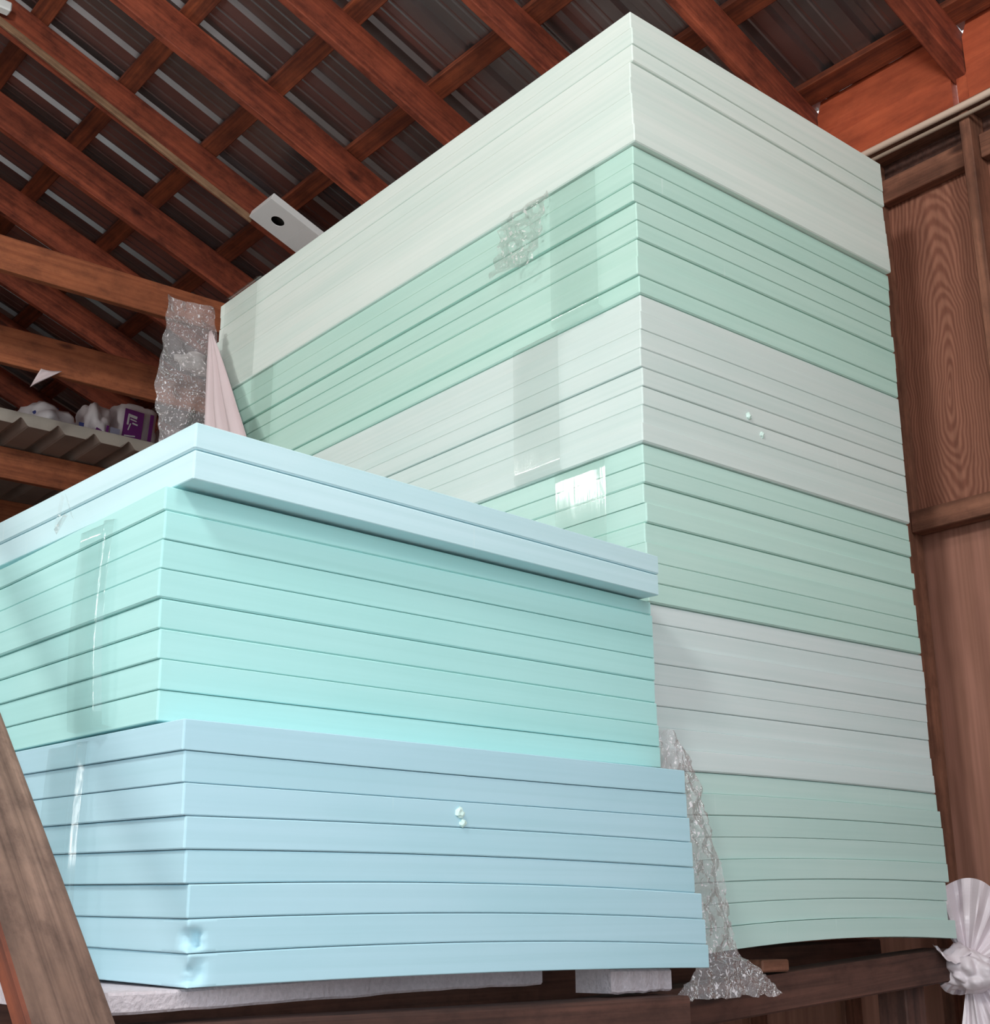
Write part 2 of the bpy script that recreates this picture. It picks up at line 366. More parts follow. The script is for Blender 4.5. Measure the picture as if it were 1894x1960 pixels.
# ================================================================== roof
ceil = empty('ceiling', (0.9, 4, 0), kind='structure', label='underside of the pitched barn roof, rafters, purlins and ribbed metal')
SMAX = 5.9
for k in range(-4, 13):
    y = 1.934 + 0.617*k + 0.019; w = 0.038
    if k == 0: y += 0.012; w = 0.055
    if y > 9.3: break
    x0, z0 = slope(-0.11, -0.085); x1, z1 = slope(SMAX, -0.085)
    beam('rafter', V(x0, y, z0), V(x1, y, z1), (0, 1, 0), w, 0.17, W_RAFTER, ceil, 0.004, 0.006, 24)
for k in range(0, 14):
    s = 0.045 + 0.452*k
    if s > SMAX: break
    x, z = slope(s, 0.019)
    beam('purlin', V(x, -0.9, z), V(x, 9.35, z), (CT, 0, -ST), 0.09, 0.038, W_PURLIN, ceil, 0.003, 0.004, 20)
def roof_profile(y0, n, pitch):
    pr = []
    for i in range(n):
        b = y0 + i*pitch
        pr += [(b-0.030, 0), (b-0.014, 0.021), (b+0.014, 0.021), (b+0.030, 0),
               (b+0.085, 0), (b+0.092, 0.002), (b+0.100, 0.002), (b+0.107, 0), (b+0.140, 0), (b+0.147, 0.002), (b+0.155, 0.002), (b+0.162, 0)]
    b = y0 + n*pitch; pr += [(b-0.030, 0), (b-0.014, 0.021), (b+0.010, 0.021)]
    return pr
for i in range(12):
    y0 = 4.84 + 0.2195*4*(i-7) + 0.0
    pr = roof_profile(y0, 4, 0.2195); bm = bmesh.new(); rows = []
    for s in (-0.05, 2.0, 4.0, SMAX+0.1):
        rows.append([])
        for (y, h) in pr:
            x, z = slope(s, 0.039 + h + 0.0015*(i % 2)); rows[-1].append(bm.verts.new(V(x, y, z)))
    for a, b in zip(rows, rows[1:]):
        for j in range(len(pr)-1): bm.faces.new((a[j], a[j+1], b[j+1], b[j]))
    o = link('roof_sheet', bm, METAL, ceil); md = o.modifiers.new('t', 'SOLIDIFY'); md.thickness = 0.0007; md.offset = 1
# ceiling joists seen beyond the far end of the tall stack
for (y, zt, h) in ((5.02, 2.672, 0.153), (5.636, 2.555, 0.178), (6.253, 2.20, 0.16), (6.87, 2.12, 0.15), (7.6, 2.3, 0.15), (8.3, 2.3, 0.15)):
    beam('ceiling_joist', V(-2.0, y, zt-h/2), V(3.60, y, zt-h/2), (0, 1, 0), 0.038, h, W_JOIST, ceil, 0.003, 0.004, 16)

# ================================================================== right-hand wall
wr = empty('wall_right', (3.7, 2, 0), kind='structure', label='stud wall with plywood panels behind the tall stack')
SY = [1.915 + 0.386*k for k in range(-7, 20)]
for y in SY:
    beam('stud', V(3.645, y, -1.6), V(3.645, y, 2.541), (0, 1, 0), 0.038, 0.09, W_STUD, wr, 0.003, 0.002, 6)
beam('top_plate', V(3.645, -0.9, 2.561), V(3.645, 9.3, 2.561), (1, 0, 0), 0.092, 0.038, W_STUD, wr, 0.004)
for a, b in zip(SY, SY[1:]):
    ym = (a+b)/2; g = b-a-0.042
    beam('blocking', V(3.665, ym-g/2, 2.416), V(3.665, ym+g/2, 2.416), (1, 0, 0), 0.045, 0.088, W_STUD, wr)
    beam('blocking', V(3.655, ym-g/2, 1.197), V(3.655, ym+g/2, 1.197), (1, 0, 0), 0.062, 0.072, W_STUD, wr)
    link('plywood_panel', box_bm(0.012, b-a-0.004, 1.20, 0.001), PLY_A, wr, loc=V(3.697, ym, 1.782))
    link('plywood_panel', box_bm(0.012, b-a-0.004, 2.74, 0.001), PLY_B, wr, loc=V(3.697, ym, -0.19))
link('sheathing_board', box_bm(0.012, 10.2, 0.20, 0.001), W_DARK, wr, loc=V(3.697, 4.2, 2.485))  # dark wood stands in for the shade in the recess below the plate
for k in range(-4, 12):                                   # orange blocking boards between the rafters
    ya = 1.934 + 0.617*k + (0.062 if k == 0 else 0.0385); yb = 1.934 + 0.617*(k+1) + (0.002 if k == -1 else -0.0005)
    hb, ln = 0.366, yb-ya; bm = bmesh.new()
    pr = [(-ln/2, -hb/2), (ln/2, -hb/2), (ln/2, hb/2-0.055), (ln/2-0.018, hb/2-0.012), (ln/2-0.02, hb/2), (-ln/2, hb/2)]
    va = [bm.verts.new((p[0], -0.018, p[1])) for p in pr]; vb = [bm.verts.new((p[0], 0.018, p[1])) for p in pr]
    bm.faces.new(va); bm.faces.new(vb[::-1])
    for j in range(len(pr)): bm.faces.new((va[j], vb[j], vb[(j+1) % 6], va[(j+1) % 6]))
    link('rafter_blocking', bm, W_BLOCK, wr, rot=frame(V(3.715, (ya+yb)/2, 2.763), (0, 1, 0), (-1, 0, 0)))
for k in range(-4, 13):  # blocks added to cover the sky gap below each rafter
    link('gap_filler', box_bm(0.034, 0.052, 0.175, 0.002), W_BLOCK, wr, loc=V(3.7165, 1.953+0.617*k, 2.668))
# other walls, well outside the picture
wb = empty('wall_back', (0.9, 9.4, 0), kind='structure', label='dark boarded end wall beyond the joists')
for i in range(30):
    x = -1.85 + 0.19*i
    if x > 3.75: break
    h = 1.6 + roofz(x) - 0.02
    link('siding_board', box_bm(0.186, 0.022, h, 0.002), SIDING, wb, loc=(x, 9.42, h/2))
wl = empty('wall_left', (-2.0, 6, 0), kind='structure', label='boarded side wall left of the joists')
for i in range(40):
    y = LEFT_Y0 + 0.19*i
    if y > 9.4: break
    h = 1.6 + roofz(-1.9) - 0.05
    link('siding_board', box_bm(0.022, 0.186, h, 0.002), SIDING, wl, loc=(-2.0, y, h/2))

wf = empty('wall_front', (0.9, -1.1, 0), kind='structure', label='unseen boarded gable around the open doorway, added to hold back sky light')
for i in range(30):
    x = -1.85 + 0.19*i
    if x > 3.75: break
    lo = 0.0 if x > 2.3 else LINTEL  # unseen full-height boards beside the doorway, added to darken the lower right
    h = max(0.1, 1.6 + roofz(x) - 0.02 - lo)
    link('siding_board', box_bm(0.186, 0.022, h, 0.002), SIDING, wf, loc=(x, -1.1, lo + h/2))
for i in range(40):
    y = -1.0 + 0.19*i
    if y > LEFT_Y0 - 0.19: break
    h = 1.6 + roofz(-1.9) - 0.05 - 2.9  # unseen boards over the side opening, added to cut sky light higher up
    link('siding_board', box_bm(0.022, 0.186, h, 0.002), SIDING, wl, loc=(-2.0, y, 2.9 + h/2))

# ================================================================== foam boards
def foam_board(org, rz, x0, W, y0, Ln, zt, zb, color, dent=None, name='foam_board', ct=0.0022, cb=0.0022, g=0.0006):
    """zt(u, v), zb(u, v): heights of the two faces; u along the right face, v along the left one"""
    bm = bmesh.new()
    us = [i/14 for i in range(1, 14)]; vs = [i/12 for i in range(1, 12)]
    if dent: us = [0.005, 0.01, 0.016, 0.022, 0.03, 0.04, 0.06] + us[1:]; vs = [0.003, 0.006, 0.01, 0.015, 0.02, 0.03] + vs
    r = 0.003
    per = [(r*0.3, r*0.3), (r, 0.0)] + [(u*W, 0.0) for u in us] + [(W-r, 0.0), (W, r)] + [(W, v*Ln) for v in vs] + [(W, Ln)] \
        + [(u*W, Ln) for u in reversed(us)] + [(0.0, Ln)] + [(0.0, v*Ln) for v in reversed(vs)] + [(0.0, r)]
    layers = [(cb, 'b0'), (0, 'b1'), (0, 't1'), (ct, 't0')]
    if dent: layers = [(cb, 'b0'), (0, 'b1')] + [(0, f/9) for f in range(1, 9)] + [(0, 't1'), (ct, 't0')]
    rings = []
    for inset, h in layers:
        ring = []
        for (x, y) in per:
            px = min(max(x, inset), W-inset); py = min(max(y, inset), Ln-inset)
            u, v = px/W, py/Ln; a, b = zb(u, v)+g, zt(u, v)-g
            z = {'b0': a, 'b1': a+cb, 't1': b-ct, 't0': b}[h] if isinstance(h, str) else a+(b-a)*h
            if dent:
                px, py, z = dent(px, py, z, (z-a)/(b-a))
            ring.append(bm.verts.new((x0+px, y0+py, z)))
        rings.append(ring)
    n = len(per)
    for a, b in zip(rings, rings[1:]):
        for i in range(n): bm.faces.new((a[i], a[(i+1) % n], b[(i+1) % n], b[i]))
    bmesh.ops.triangulate(bm, faces=[bm.faces.new(rings[0][::-1]), bm.faces.new(rings[-1])])
    if dent:
        for f_ in bm.faces:
            ce = f_.calc_center_median(); f_.smooth = math.hypot(ce.x-x0, ce.y-y0) < 0.06 and abs(f_.normal.z) < 0.9 and f_.calc_area() < 0.002
    base = min(v.co.z for v in bm.verts); bmesh.ops.translate(bm, vec=(-x0, -y0, -base), verts=bm.verts)
    me = bpy.data.meshes.new(name); bmesh.ops.recalc_face_normals(bm, faces=bm.faces[:]); bm.to_mesh(me); bm.free(); me.materials.append(FOAM)
    o = bpy.data.objects.new(name, me); COL.objects.link(o)
    o.location = Vector((org[0], org[1], EYE)) + Matrix.Rotation(rz, 3, 'Z') @ Vector((x0, y0, base)); o.rotation_euler = (0, 0, rz)
    o.color = (*color, 1); return o
PALE = (0.80, 0.88, 0.835); MINT = (0.565, 0.80, 0.715); MID = (0.66, 0.84, 0.80)
PACKCOL = [('pale', PALE), ('mint', MINT), ('greyish', (0.72, 0.81, 0.785)), ('mint', (0.58, 0.80, 0.73)), ('greyish', (0.72, 0.80, 0.80)), ('mint', (0.565, 0.74, 0.70))]
C0 = (2.1854, 2.0834); LT = 2.343
STRONG = {2: .0016, 3: .0028, 8: .003, 9: .0016, 10: .0026, 12: .0016, 13: .0028, 15: .002, 16: .003, 18: .0016, 19: .002, 20: .002, 21: .002, 22: .002, 24: .004, 25: .0016, 26: .003, 28: .003, 30: .0018, 31: .0022, 32: .0034, 33: .0018, 35: .0018, 37: .0018, 40: .0032, 42: .0018, 45: .002, 46: .002}
tall = []
for i, (x0, W, y0, zc, zr, b, zc2, zr2, b2) in enumerate(TALL):
    f = lambda a, r, bo: (lambda u, v: a*(1-u) + r*u + bo*4*u*(1-u))
    cn, col = PACKCOL[i//8]; j = 0.985 + 0.03*random.random()
    o = foam_board(C0, 0, x0, W, y0, LT + random.uniform(-.004, .004), f(zc, zr, b), f(zc2, zr2, b2), tuple(q*j for q in col), None, 'foam_board', STRONG.get(i, .001), STRONG.get(i+1, .001), .0004)
    tag(o, '%s foam board, %s down in the %s pack from top of the tall stack' % (cn, ORD[i % 8], ORD[i//8]), 'foam board', 'foam boards in the tall rear stack')
    tall.append(o)
F0 = (0.9102, 1.8869); FRZ = 0.072423
FX = Vector((math.cos(FRZ), math.sin(FRZ), 0)); FY = Vector((-math.sin(FRZ), math.cos(FRZ), 0))
def FP(x, y, z): p = FX*x + FY*y; return V(F0[0]+p.x, F0[1]+p.y, z)      # point in the front stack's own frame
def corner_dent(amt, seed, lo, hi):
    def d(x, y, z, t):
        r = math.hypot(x, y*1.6); k = max(0.0, 1-r/0.042)**1.4
        w = max(0.0, min(1, (t-lo)/0.2)) * max(0.0, min(1, (hi-t)/0.15)) if lo > 0 or hi < 1 else 1.0
        q = amt*k*w*(0.6 + 0.9*noise.noise(Vector((x*45, z*60+seed, y*45))))
        return x+q, y+q*0.9, z + 0.25*q*noise.noise(Vector((x*40+seed, z*60, 3)))
    return d
FST = {1: .003, 3: .0022, 6: .0026, 7: .002, 11: .001, 13: .0018, 14: .002, 15: .002, 16: .002, 17: .002}
front = []
for i, (x0, W, y0, zc, zr, b, zc2, zr2, b2, sl, sl2) in enumerate(FRONT):
    f = lambda a, r, bo, s: (lambda u, v: a*(1-u) + r*u + bo*4*u*(1-u) + s*(1-u)*min(v*2.40, 0.68))
    if i < 2: pk, cn, col, n = 'of the two loose boards on top of the front stack', 'pale', (0.62, 0.825, 0.88), ('upper', 'lower')[i]
    elif i < 10: pk, cn, col, n = 'down in the middle pack of the front stack', 'mint green', (0.48, 0.81, 0.79), ORD[i-2]
    else: pk, cn, col, n = 'down in the bottom pack of the front stack', 'pale bluish', (0.50, 0.73, 0.825), ORD[i-10]
    dn = None
    if i == 16: dn = corner_dent(0.024, 3.0, 0.0, 0.72)
    if i == 17: dn = corner_dent(0.020, 9.0, 0.0, 0.9)
    j = 0.985 + 0.03*random.random()
    o = foam_board(F0, FRZ, x0, W, y0, 2.40, f(zc, zr, b, sl), f(zc2, zr2, b2, sl2), tuple(q*j for q in col), dn, 'foam_board', FST.get(i, .0014), FST.get(i+1, .0014), 0.0014 if i < 2 else 0.0005)
    lab = '%s foam board, %s %s' % (cn, n, pk) if i >= 2 else 'pale foam board, the %s %s' % (n, pk)
    if i == 16: lab = 'bluish foam board, seventh down in the front bottom pack, corner gouged'
    if i == 17: lab = 'bluish foam board at the very bottom of the front stack, corner crumbled'
    tag(o, lab, 'foam board', 'foam boards in the front stack'); front.append(o)
def nub(parent, p, r, seed):
    bm = bmesh.new(); bmesh.ops.create_icosphere(bm, subdivisions=2, radius=r)
    for v in bm.verts: v.co *= 1 + 0.5*noise.noise(v.co*(1.5/r) + Vector((seed, 0, 0)))
    for v in bm.verts: v.co.y *= 0.6
    o = link('foam_chip', bm, FOAM, parent, loc=p); o.color = (0.72, 0.9, 0.84, 1); return o
nub(tall[20], V(2.60, C0[1]+TALL[20][2]-0.001, 1.262), 0.010, 1.0); nub(tall[21], V(2.655, C0[1]+TALL[21][2]-0.001, 1.222), 0.008, 4.0)
nub(front[12], FP(0.548, -0.0455, 0.163), 0.009, 7.0); nub(front[12], FP(0.555, -0.0455, 0.1455), 0.007, 8.0)

# ================================================================== clear packing bands
def band(px, name_lab, ya, yb, zt, zb, tall_stack=True, lean=0.0, bulge=0.0):
    """a wide clear strip down the left face; its ends turn in between the packs"""
    path = [(0.006, zt+0.0), (0.003, zt-0.0), (-px-0.0005, zt-0.006)] + [(-px - bulge*math.sin(math.pi*i/12), zt + (zb-zt)*i/12) for i in range(1, 12)] + [(-px-0.0005, zb+0.006), (0.003, zb+0.0), (0.006, zb)]
    def fn(a, b):
        t = a*(len(path)-1); i = min(int(t), len(path)-2); q = t-i
        x = path[i][0]*(1-q) + path[i+1][0]*q; z = path[i][1]*(1-q) + path[i+1][1]*q
        y = ya + (yb-ya)*b + lean*a
        x += -bulge*math.exp(-((b-0.16)/0.12)**2) if x < 0 else 0
        x += 0.0012*noise.noise(Vector((y*30, z*3, ya))) if x < 0 else 0
        return V(C0[0]+x, y, z) if tall_stack else FP(x, y, z)
    o = grid_sheet('packing_band', fn, (len(path)-1), 24, BAND)
    return tag(o, name_lab, 'band', 'clear bands around the board packs')
def ez(k): return TALL[k][3] if k < 48 else TALL[47][6]
band(0.016, 'wide clear band near the corner on second pack of the tall stack', 2.213, 2.398, ez(8)-.001, ez(16)+.001)
band(0.010, 'wide clear band with a glint at its foot, third pack of tall stack', 2.380, 2.568, ez(16)-.001, ez(24)+.001)
band(0.012, 'wide clear band with a bright glint, fourth pack of the tall stack', 2.213, 2.400, ez(24)-.001, ez(32)+.001)
band(0.014, 'clear band at the far end of the tall stack, topmost pack', 4.085, 4.345, ez(0)-.001, ez(8)+.001)
band(0.016, 'clear band at the far end of the tall stack, second pack', 3.925, 4.085, ez(8)-.001, ez(16)+.001)
band(0.033, 'clear band with a long white streak, middle pack of the front stack', 0.209, 0.335, 0.655, 0.286, False, -0.022, 0.0092)
band(0.022, 'clear band beside the wooden brace, bottom pack of the front stack', 0.260, 0.407, 0.277, -0.110, False, -0.02, 0.007)

# torn film and scraps
def flap(a, b):
    top = Vector((0, 2.399, 1.930)).lerp(Vector((0, 2.602, 1.916)), b); bot = Vector((0, 2.433, 1.712)).lerp(Vector((0, 2.622, 1.730)), b)
    p = top.lerp(bot, a); n = noise.noise_vector(Vector((p.y*22, p.z*22, 1)))
    p.x = C0[0] - 0.022 - 0.030*a*a + 0.012*n.x + 0.006*math.sin(26*a + 6*b); p.y += 0.006*n.y; p.z += 0.006*n.z
    return V(*p)
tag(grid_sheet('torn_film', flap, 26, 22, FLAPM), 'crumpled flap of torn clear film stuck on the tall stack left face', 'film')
bm = bmesh.new()
for p, q in (((0.436, 0.669), (0.405, 0.734)), ((0.405, 0.734), (0.357, 0.681)), ((0.436, 0.669), (0.383, 0.694))):
    a = FP(-0.033, p[0], p[1]); b = FP(-0.039, q[0], q[1]); w = Vector((0, 0, 0.009)); d = Vector((-0.006, 0, 0))
    vs = [bm.verts.new(a), bm.verts.new(b), bm.verts.new(b+d+w*0.6), bm.verts.new(a+d+w)]; bm.faces.new(vs)
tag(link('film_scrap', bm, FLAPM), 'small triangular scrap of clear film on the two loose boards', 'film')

# bubble wrap
def bw1(a, b):
    x = 1.995 + 0.215*b + 0.02*a*(b-0.5) + 0.010*math.sin(9*a); z = 2.385 - 0.75*a - 0.02*(1-b)
    n = noise.noise_vector(Vector((x*16, z*16, 2)))
    return V(x + 0.010*n.x, 4.50 + 0.030*n.y + 0.02*math.sin(5*a+2*b), z + 0.008*n.z)
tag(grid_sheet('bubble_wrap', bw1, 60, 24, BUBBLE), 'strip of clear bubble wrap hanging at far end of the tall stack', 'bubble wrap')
BW = [((2.150, 0.005), (2.190, 0.012), 0.385), ((2.165, 0.0), (2.245, 0.0), 0.32), ((2.160, 0.0), (2.265, 0.0), 0.255), ((2.20, 0), (2.285, 0), 0.18), ((2.215, 0), (2.315, 0), 0.11),
      ((2.225, 0), (2.325, 0), 0.05), ((2.245, 0), (2.34, 0), -0.01), ((2.255, 0), (2.35, 0), -0.07), ((2.24, 0), (2.37, 0), -0.115), ((2.22, 0), (2.42, 0), -0.15), ((2.17, 0), (2.46, 0), -0.19)]
def bw2(a, b):
    t = a*(len(BW)-1); i = min(int(t), len(BW)-2); q = t-i
    xl = BW[i][0][0]*(1-q) + BW[i+1][0][0]*q; xr = BW[i][1][0]*(1-q) + BW[i+1][1][0]*q; z = BW[i][2]*(1-q) + BW[i+1][2]*q
    x = xl + (xr-xl)*(b*1.25-0.1) + 0.012; n = noise.noise_vector(Vector((x*38, z*30, 5))); m = noise.noise_vector(Vector((x*90, z*80, 9)))
    y = 2.052 - 0.012*math.sin(math.pi*b) - (0.02 if z < -0.11 else 0)
    return V(x + 0.010*n.x + 0.004*m.x, y + 0.012*n.y + 0.006*m.y, z + 0.008*n.z + 0.004*m.z)
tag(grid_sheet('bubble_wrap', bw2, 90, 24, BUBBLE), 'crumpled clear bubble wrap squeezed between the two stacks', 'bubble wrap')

# drape at the far end of the tall stack
def drape(a, b):
    z = 2.205 - 1.05*a; yl = 4.395 - 0.02*a; yr = 4.375 - 0.68*a
    y = yl + (yr-yl)*b
    f = 0.012*math.sin(b*21 + 2*a)*min(1, a*3) + 0.006*noise.noise(Vector((y*7, z*3, 0)))
    return V(2.135 - 0.02*a + f, y, z)
tag(grid_sheet('plastic_drape', drape, 30, 30, PLASTIC_P, thick=0.0012), 'pinkish white plastic drape hanging at far end of the tall stack', 'plastic sheet')

# ================================================================== light channel, lath, cables
chan = empty('light_channel', V(2.9, 4.875, 3.0), label='white metal channel with a round hole below the rafters', cat='light fitting')
def slab_with_hole(ln, w, t, hx, r):
    bm = bmesh.new(); n = 24
    for zz in (0, t):
        ci = [bm.verts.new((hx + r*math.cos(2*math.pi*i/n), r*math.sin(2*math.pi*i/n), zz)) for i in range(n)]
        sq = []
        for i in range(n):
            a = 2*math.pi*i/n; cx, sy = math.cos(a), math.sin(a); m = (w/2)/max(abs(cx), abs(sy))
            sq.append(bm.verts.new((hx + cx*m*(hx/(w/2) if False else 1), sy*m, zz)))
        for i in range(n): bm.faces.new((ci[i], ci[(i+1) % n], sq[(i+1) % n], sq[i]))
        if zz == 0: c0, s0 = ci, sq
        else:
            for i in range(n): bm.faces.new((c0[i], c0[(i+1) % n], ci[(i+1) % n], ci[i]))
            for i in range(n): bm.faces.new((s0[i], s0[(i+1) % n], sq[(i+1) % n], sq[i]))
    return bm
cx0, cz0 = 2.585, 3.144
ax = Vector((CT, 0, -ST)); up = Vector((ST, 0, CT))
fm = Matrix((ax, Vector((0, 1, 0)), up)).transposed().to_4x4(); fm.translation = V(cx0, 4.875, cz0)
bm = slab_with_hole(0.21, 0.205, 0.003, 0.1025, 0.033); link('hole_plate', bm, PAINT_W, chan, rot=fm)
m2 = fm.copy(); m2.translation = fm.translation + ax*(0.205+0.40) + up*0.0015
link('web', box_bm(0.80, 0.205, 0.003, 0.0005), PAINT_W, chan, rot=m2)
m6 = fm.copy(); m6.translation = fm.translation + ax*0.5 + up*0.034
link('backing', box_bm(0.99, 0.19, 0.003, 0.0005), BLACK, chan, rot=m6)  # black sheet painted in for the shade inside the channel
for s in (-1, 1):
    m3 = fm.copy(); m3.translation = fm.translation + ax*0.5025 + up*0.018 + Vector((0, s*0.104, 0))
    link('flange', box_bm(1.005, 0.003, 0.036, 0.0005), PAINT_W, chan, rot=m3)
m4 = fm.copy(); m4.translation = fm.translation + ax*0.0 + up*0.018
link('end_cap', box_bm(0.003, 0.205, 0.036, 0.0005), PAINT_W, chan, rot=m4)
for q in (0.3, 0.85):
    m5 = fm.copy(); m5.translation = fm.translation + ax*q + up*0.055 + Vector((0, 0.12, 0))
    link('hanger', box_bm(0.03, 0.06, 0.05, 0.001), PAINT_W, chan, rot=m5)
la = beam('wood_lath', V(1.00, 5.006, 3.815), V(2.615, 5.008, 3.150), (0, 1, 0), 0.014, 0.034, W_LATH, None, 0.002, 0.006, 16)
tag(la, 'thin weathered lath nailed along a rafter above the white channel', 'lath')
for (z, r, m, lb) in ((2.553, 0.0125, CABLE, 'thick pale cable running along the top of the right wall'), (2.520, 0.0075, CABLE2, 'thin grey cable running just below the thick pale cable')):
    pts = [(3.599-r-0.002, 0.2 + i*0.33, z + EYE + 0.004*math.sin(i*1.7+z)) for i in range(20)]
    tag(link('cable', tube_bm(pts, r), m, smooth=True), lb, 'cable')

tag(link('metal_bracket', box_bm(0.075, 0.05, 0.045, 0.006), PAINT_W, loc=V(1.352, 4.975, 3.716)), 'small white metal bracket on a rafter, above the lath end', 'bracket')

# ================================================================== things on the joists
def ribs(a, b):
    x = 0.6 + 2.9*b; ph = ((x-1.927)/0.181) % 1.0; ph = min(ph, 1-ph)
    return V(x, 5.90 + 1.5*a, 2.206 + max(0.0, 0.042*(1-ph/0.20)))
o = grid_sheet('ribbed_sheet', ribs, 1, 320, SHEETM, thick=0.0015)
for p in o.data.polygons: p.use_smooth = False
tag(o, 'ribbed metal sheet lying across the joists, zigzag front edge', 'metal sheet')
st = beam('metal_strip', V(0.7, 6.035, 2.289), V(2.95, 6.035, 2.285), (0, 1, 0), 0.006, 0.066, STRIPM, None, 0.001)
tag(st, 'long pale metal strip on the ribbed sheet, in front of the bags', 'metal strip')
def bag(name, c, size, m, seed, pts=None, lump=0.35, flat=0.0):
    bm = bmesh.new(); bmesh.ops.create_icosphere(bm, subdivisions=4, radius=0.5)
    for v in bm.verts:
        p = v.co.normalized(); k = max(abs(p.x), abs(p.y), abs(p.z)); p = p*(0.5*(1-flat) + flat*0.5/k)
        p *= 1 + lump*(noise.noise(v.co*3.2 + Vector((seed, 0, 0))) + 0.45*noise.noise(v.co*8 + Vector((0, seed, 0))))
        p.z = max(p.z, -0.42)
        v.co = Vector((p.x*size[0], p.y*size[1], p.z*size[2]))
    return link(name, bm, m, None, loc=V(*c), smooth=True)
def print_patch(parent, name, m, c, w, h, tilt=0.0):
    o = link(name, box_bm(w, 0.003, h, 0.0006), m, parent, loc=V(*c)); o.rotation_euler = (0, tilt, 0); return o
b1 = tag(bag('plastic_bag', (2.14, 6.22, 2.345), (0.30, 0.28, 0.21), BAGW, 1.3), 'crumpled white bag with blue marks on the ribbed sheet', 'bag', 'bags stored above the joists')
print_patch(b1, 'blue_mark', BLUE, (2.29, 6.085, 2.345), 0.026, 0.028); print_patch(b1, 'blue_mark', BLUE, (2.165, 6.15, 2.425), 0.05, 0.018, 0.2); print_patch(b1, 'blue_mark', BLUE, (2.07, 6.13, 2.375), 0.03, 0.02, -0.7)
b2 = tag(bag('plastic_bag', (2.40, 6.24, 2.375), (0.14, 0.27, 0.29), BAGW, 5.1, lump=0.28, flat=0.4), 'white bag with a torn pointed corner, left of the purple one', 'bag', 'bags stored above the joists')
print_patch(b2, 'purple_print', PURPLE, (2.385, 6.095, 2.325), 0.045, 0.05, 0.4); print_patch(b2, 'purple_print', PURPLE, (2.425, 6.085, 2.335), 0.014, 0.08, 0.1)
print_patch(b2, 'blue_mark', plain('pale_blue_print', (0.40, 0.40, 0.55)), (2.467, 6.085, 2.335), 0.05, 0.07, 0.05)
b3 = tag(bag('plastic_bag', (2.61, 6.26, 2.395), (0.225, 0.28, 0.32), BAGW, 8.2, lump=0.10, flat=0.75), 'white bag with a large purple printed panel', 'bag', 'bags stored above the joists')
pp = print_patch(b3, 'purple_panel', PURPLE, (2.567, 6.098, 2.405), 0.105, 0.18, 0.06)
for (dx, dz, w, h, t) in ((-0.005, 0.055, 0.05, 0.016, 0.15), (-0.028, 0.03, 0.010, 0.05, 0.1), (0.01, 0.015, 0.03, 0.008, 0.2), (-0.02, -0.005, 0.006, 0.04, 0.3), (-0.015, -0.055, 0.06, 0.007, -0.1), (0.0, 0.035, 0.035, 0.006, 0.2)):
    print_patch(b3, 'white_lettering', PAINT_W, (2.567+dx, 6.0955, 2.405+dz), w, h, t)
print_patch(b3, 'purple_stripe', PURPLE, (2.665, 6.10, 2.40), 0.020, 0.19, 0.06)
tag(bag('plastic_bag', (2.88, 6.28, 2.37), (0.28, 0.28, 0.26), PLASTIC_P, 11.0, lump=0.2, flat=0.4), 'pinkish bag behind the hanging bubble wrap strip', 'bag', 'bags stored above the joists')
tag(bag('plastic_bag', (2.66, 5.56, 2.60), (0.26, 0.12, 0.10), PAINT_W, 21.0, lump=0.3), 'small white crumpled bag lying on the second joist', 'bag')
def wisp(a, b):
    p = Vector((1.895, 5.60, 2.385)).lerp(Vector((1.99, 5.60, 2.395)), b).lerp(Vector((1.855, 5.60, 2.285)), a)
    return V(p.x, p.y + 0.01*math.sin(4*b+3*a), p.z)
tag(grid_sheet('paper_scrap', wisp, 8, 8, PLASTIC_P, thick=0.001), 'pointed white scrap hanging below the second joist', 'scrap')

# ================================================================== what carries the stacks
def rack(name, a, b, w, h, label, m=W_DARK, side=(0, 1, 0), grp=None):
    return tag(beam(name, a, b, side, w, h, m, None, 0.005, 0.004, 12), label, 'beam', grp)
rack('support_beam', FP(-0.75, 0.0, -0.215), FP(1.18, 0.0, -0.2365), 0.095, 0.126, 'long reddish brown beam under the front edge of the front stack', W_DARK, FY)
rack('support_beam', FP(-0.75, 0.55, -0.205), FP(1.30, 0.55, -0.205), 0.09, 0.12, 'dark beam under the middle of the front stack', W_DARK, FY)
rack('support_beam', FP(-0.75, 2.2, -0.20), FP(1.30, 2.2, -0.20), 0.09, 0.12, 'dark beam under the far end of the front stack', W_DARK, FY)
rack('support_beam', V(2.02, 2.165, -0.232), V(3.36, 2.165, -0.153), 0.09, 0.086, 'dark sloping beam below the front edge of the tall stack')
rack('support_beam', V(2.1, 2.55, -0.178), V(3.59, 2.55, -0.158), 0.09, 0.12, 'dark beam hidden under the tall stack')
rack('support_beam', V(2.1, 4.2, -0.178), V(3.59, 4.2, -0.158), 0.09, 0.12, 'dark beam under the far end of the tall stack')
def post(x, y, zt, label):
    tag(beam('rack_post', V(x, y, -1.6), V(x, y, zt), (1, 0, 0), 0.09, 0.09, W_DARK, None, 0.004), label, 'post')
for i, (x, y, zt, lb) in enumerate(((0.45, 1.90, -0.29, 'dark post under the left end of the front beam'), (2.25, 2.03, -0.32, 'dark post under the right end of the front beam'), (3.22, 2.20, -0.205, 'dark post by the wall under the tall stack'),
     (2.2, 2.55, -0.24, 'dark post under the near corner of the tall stack'), (0.45, 4.15, -0.27, 'dark post under the far left corner of the front stack'), (2.2, 4.2, -0.24, 'dark post under the far corner of the tall stack'))):
    post(x, y, zt, lb)
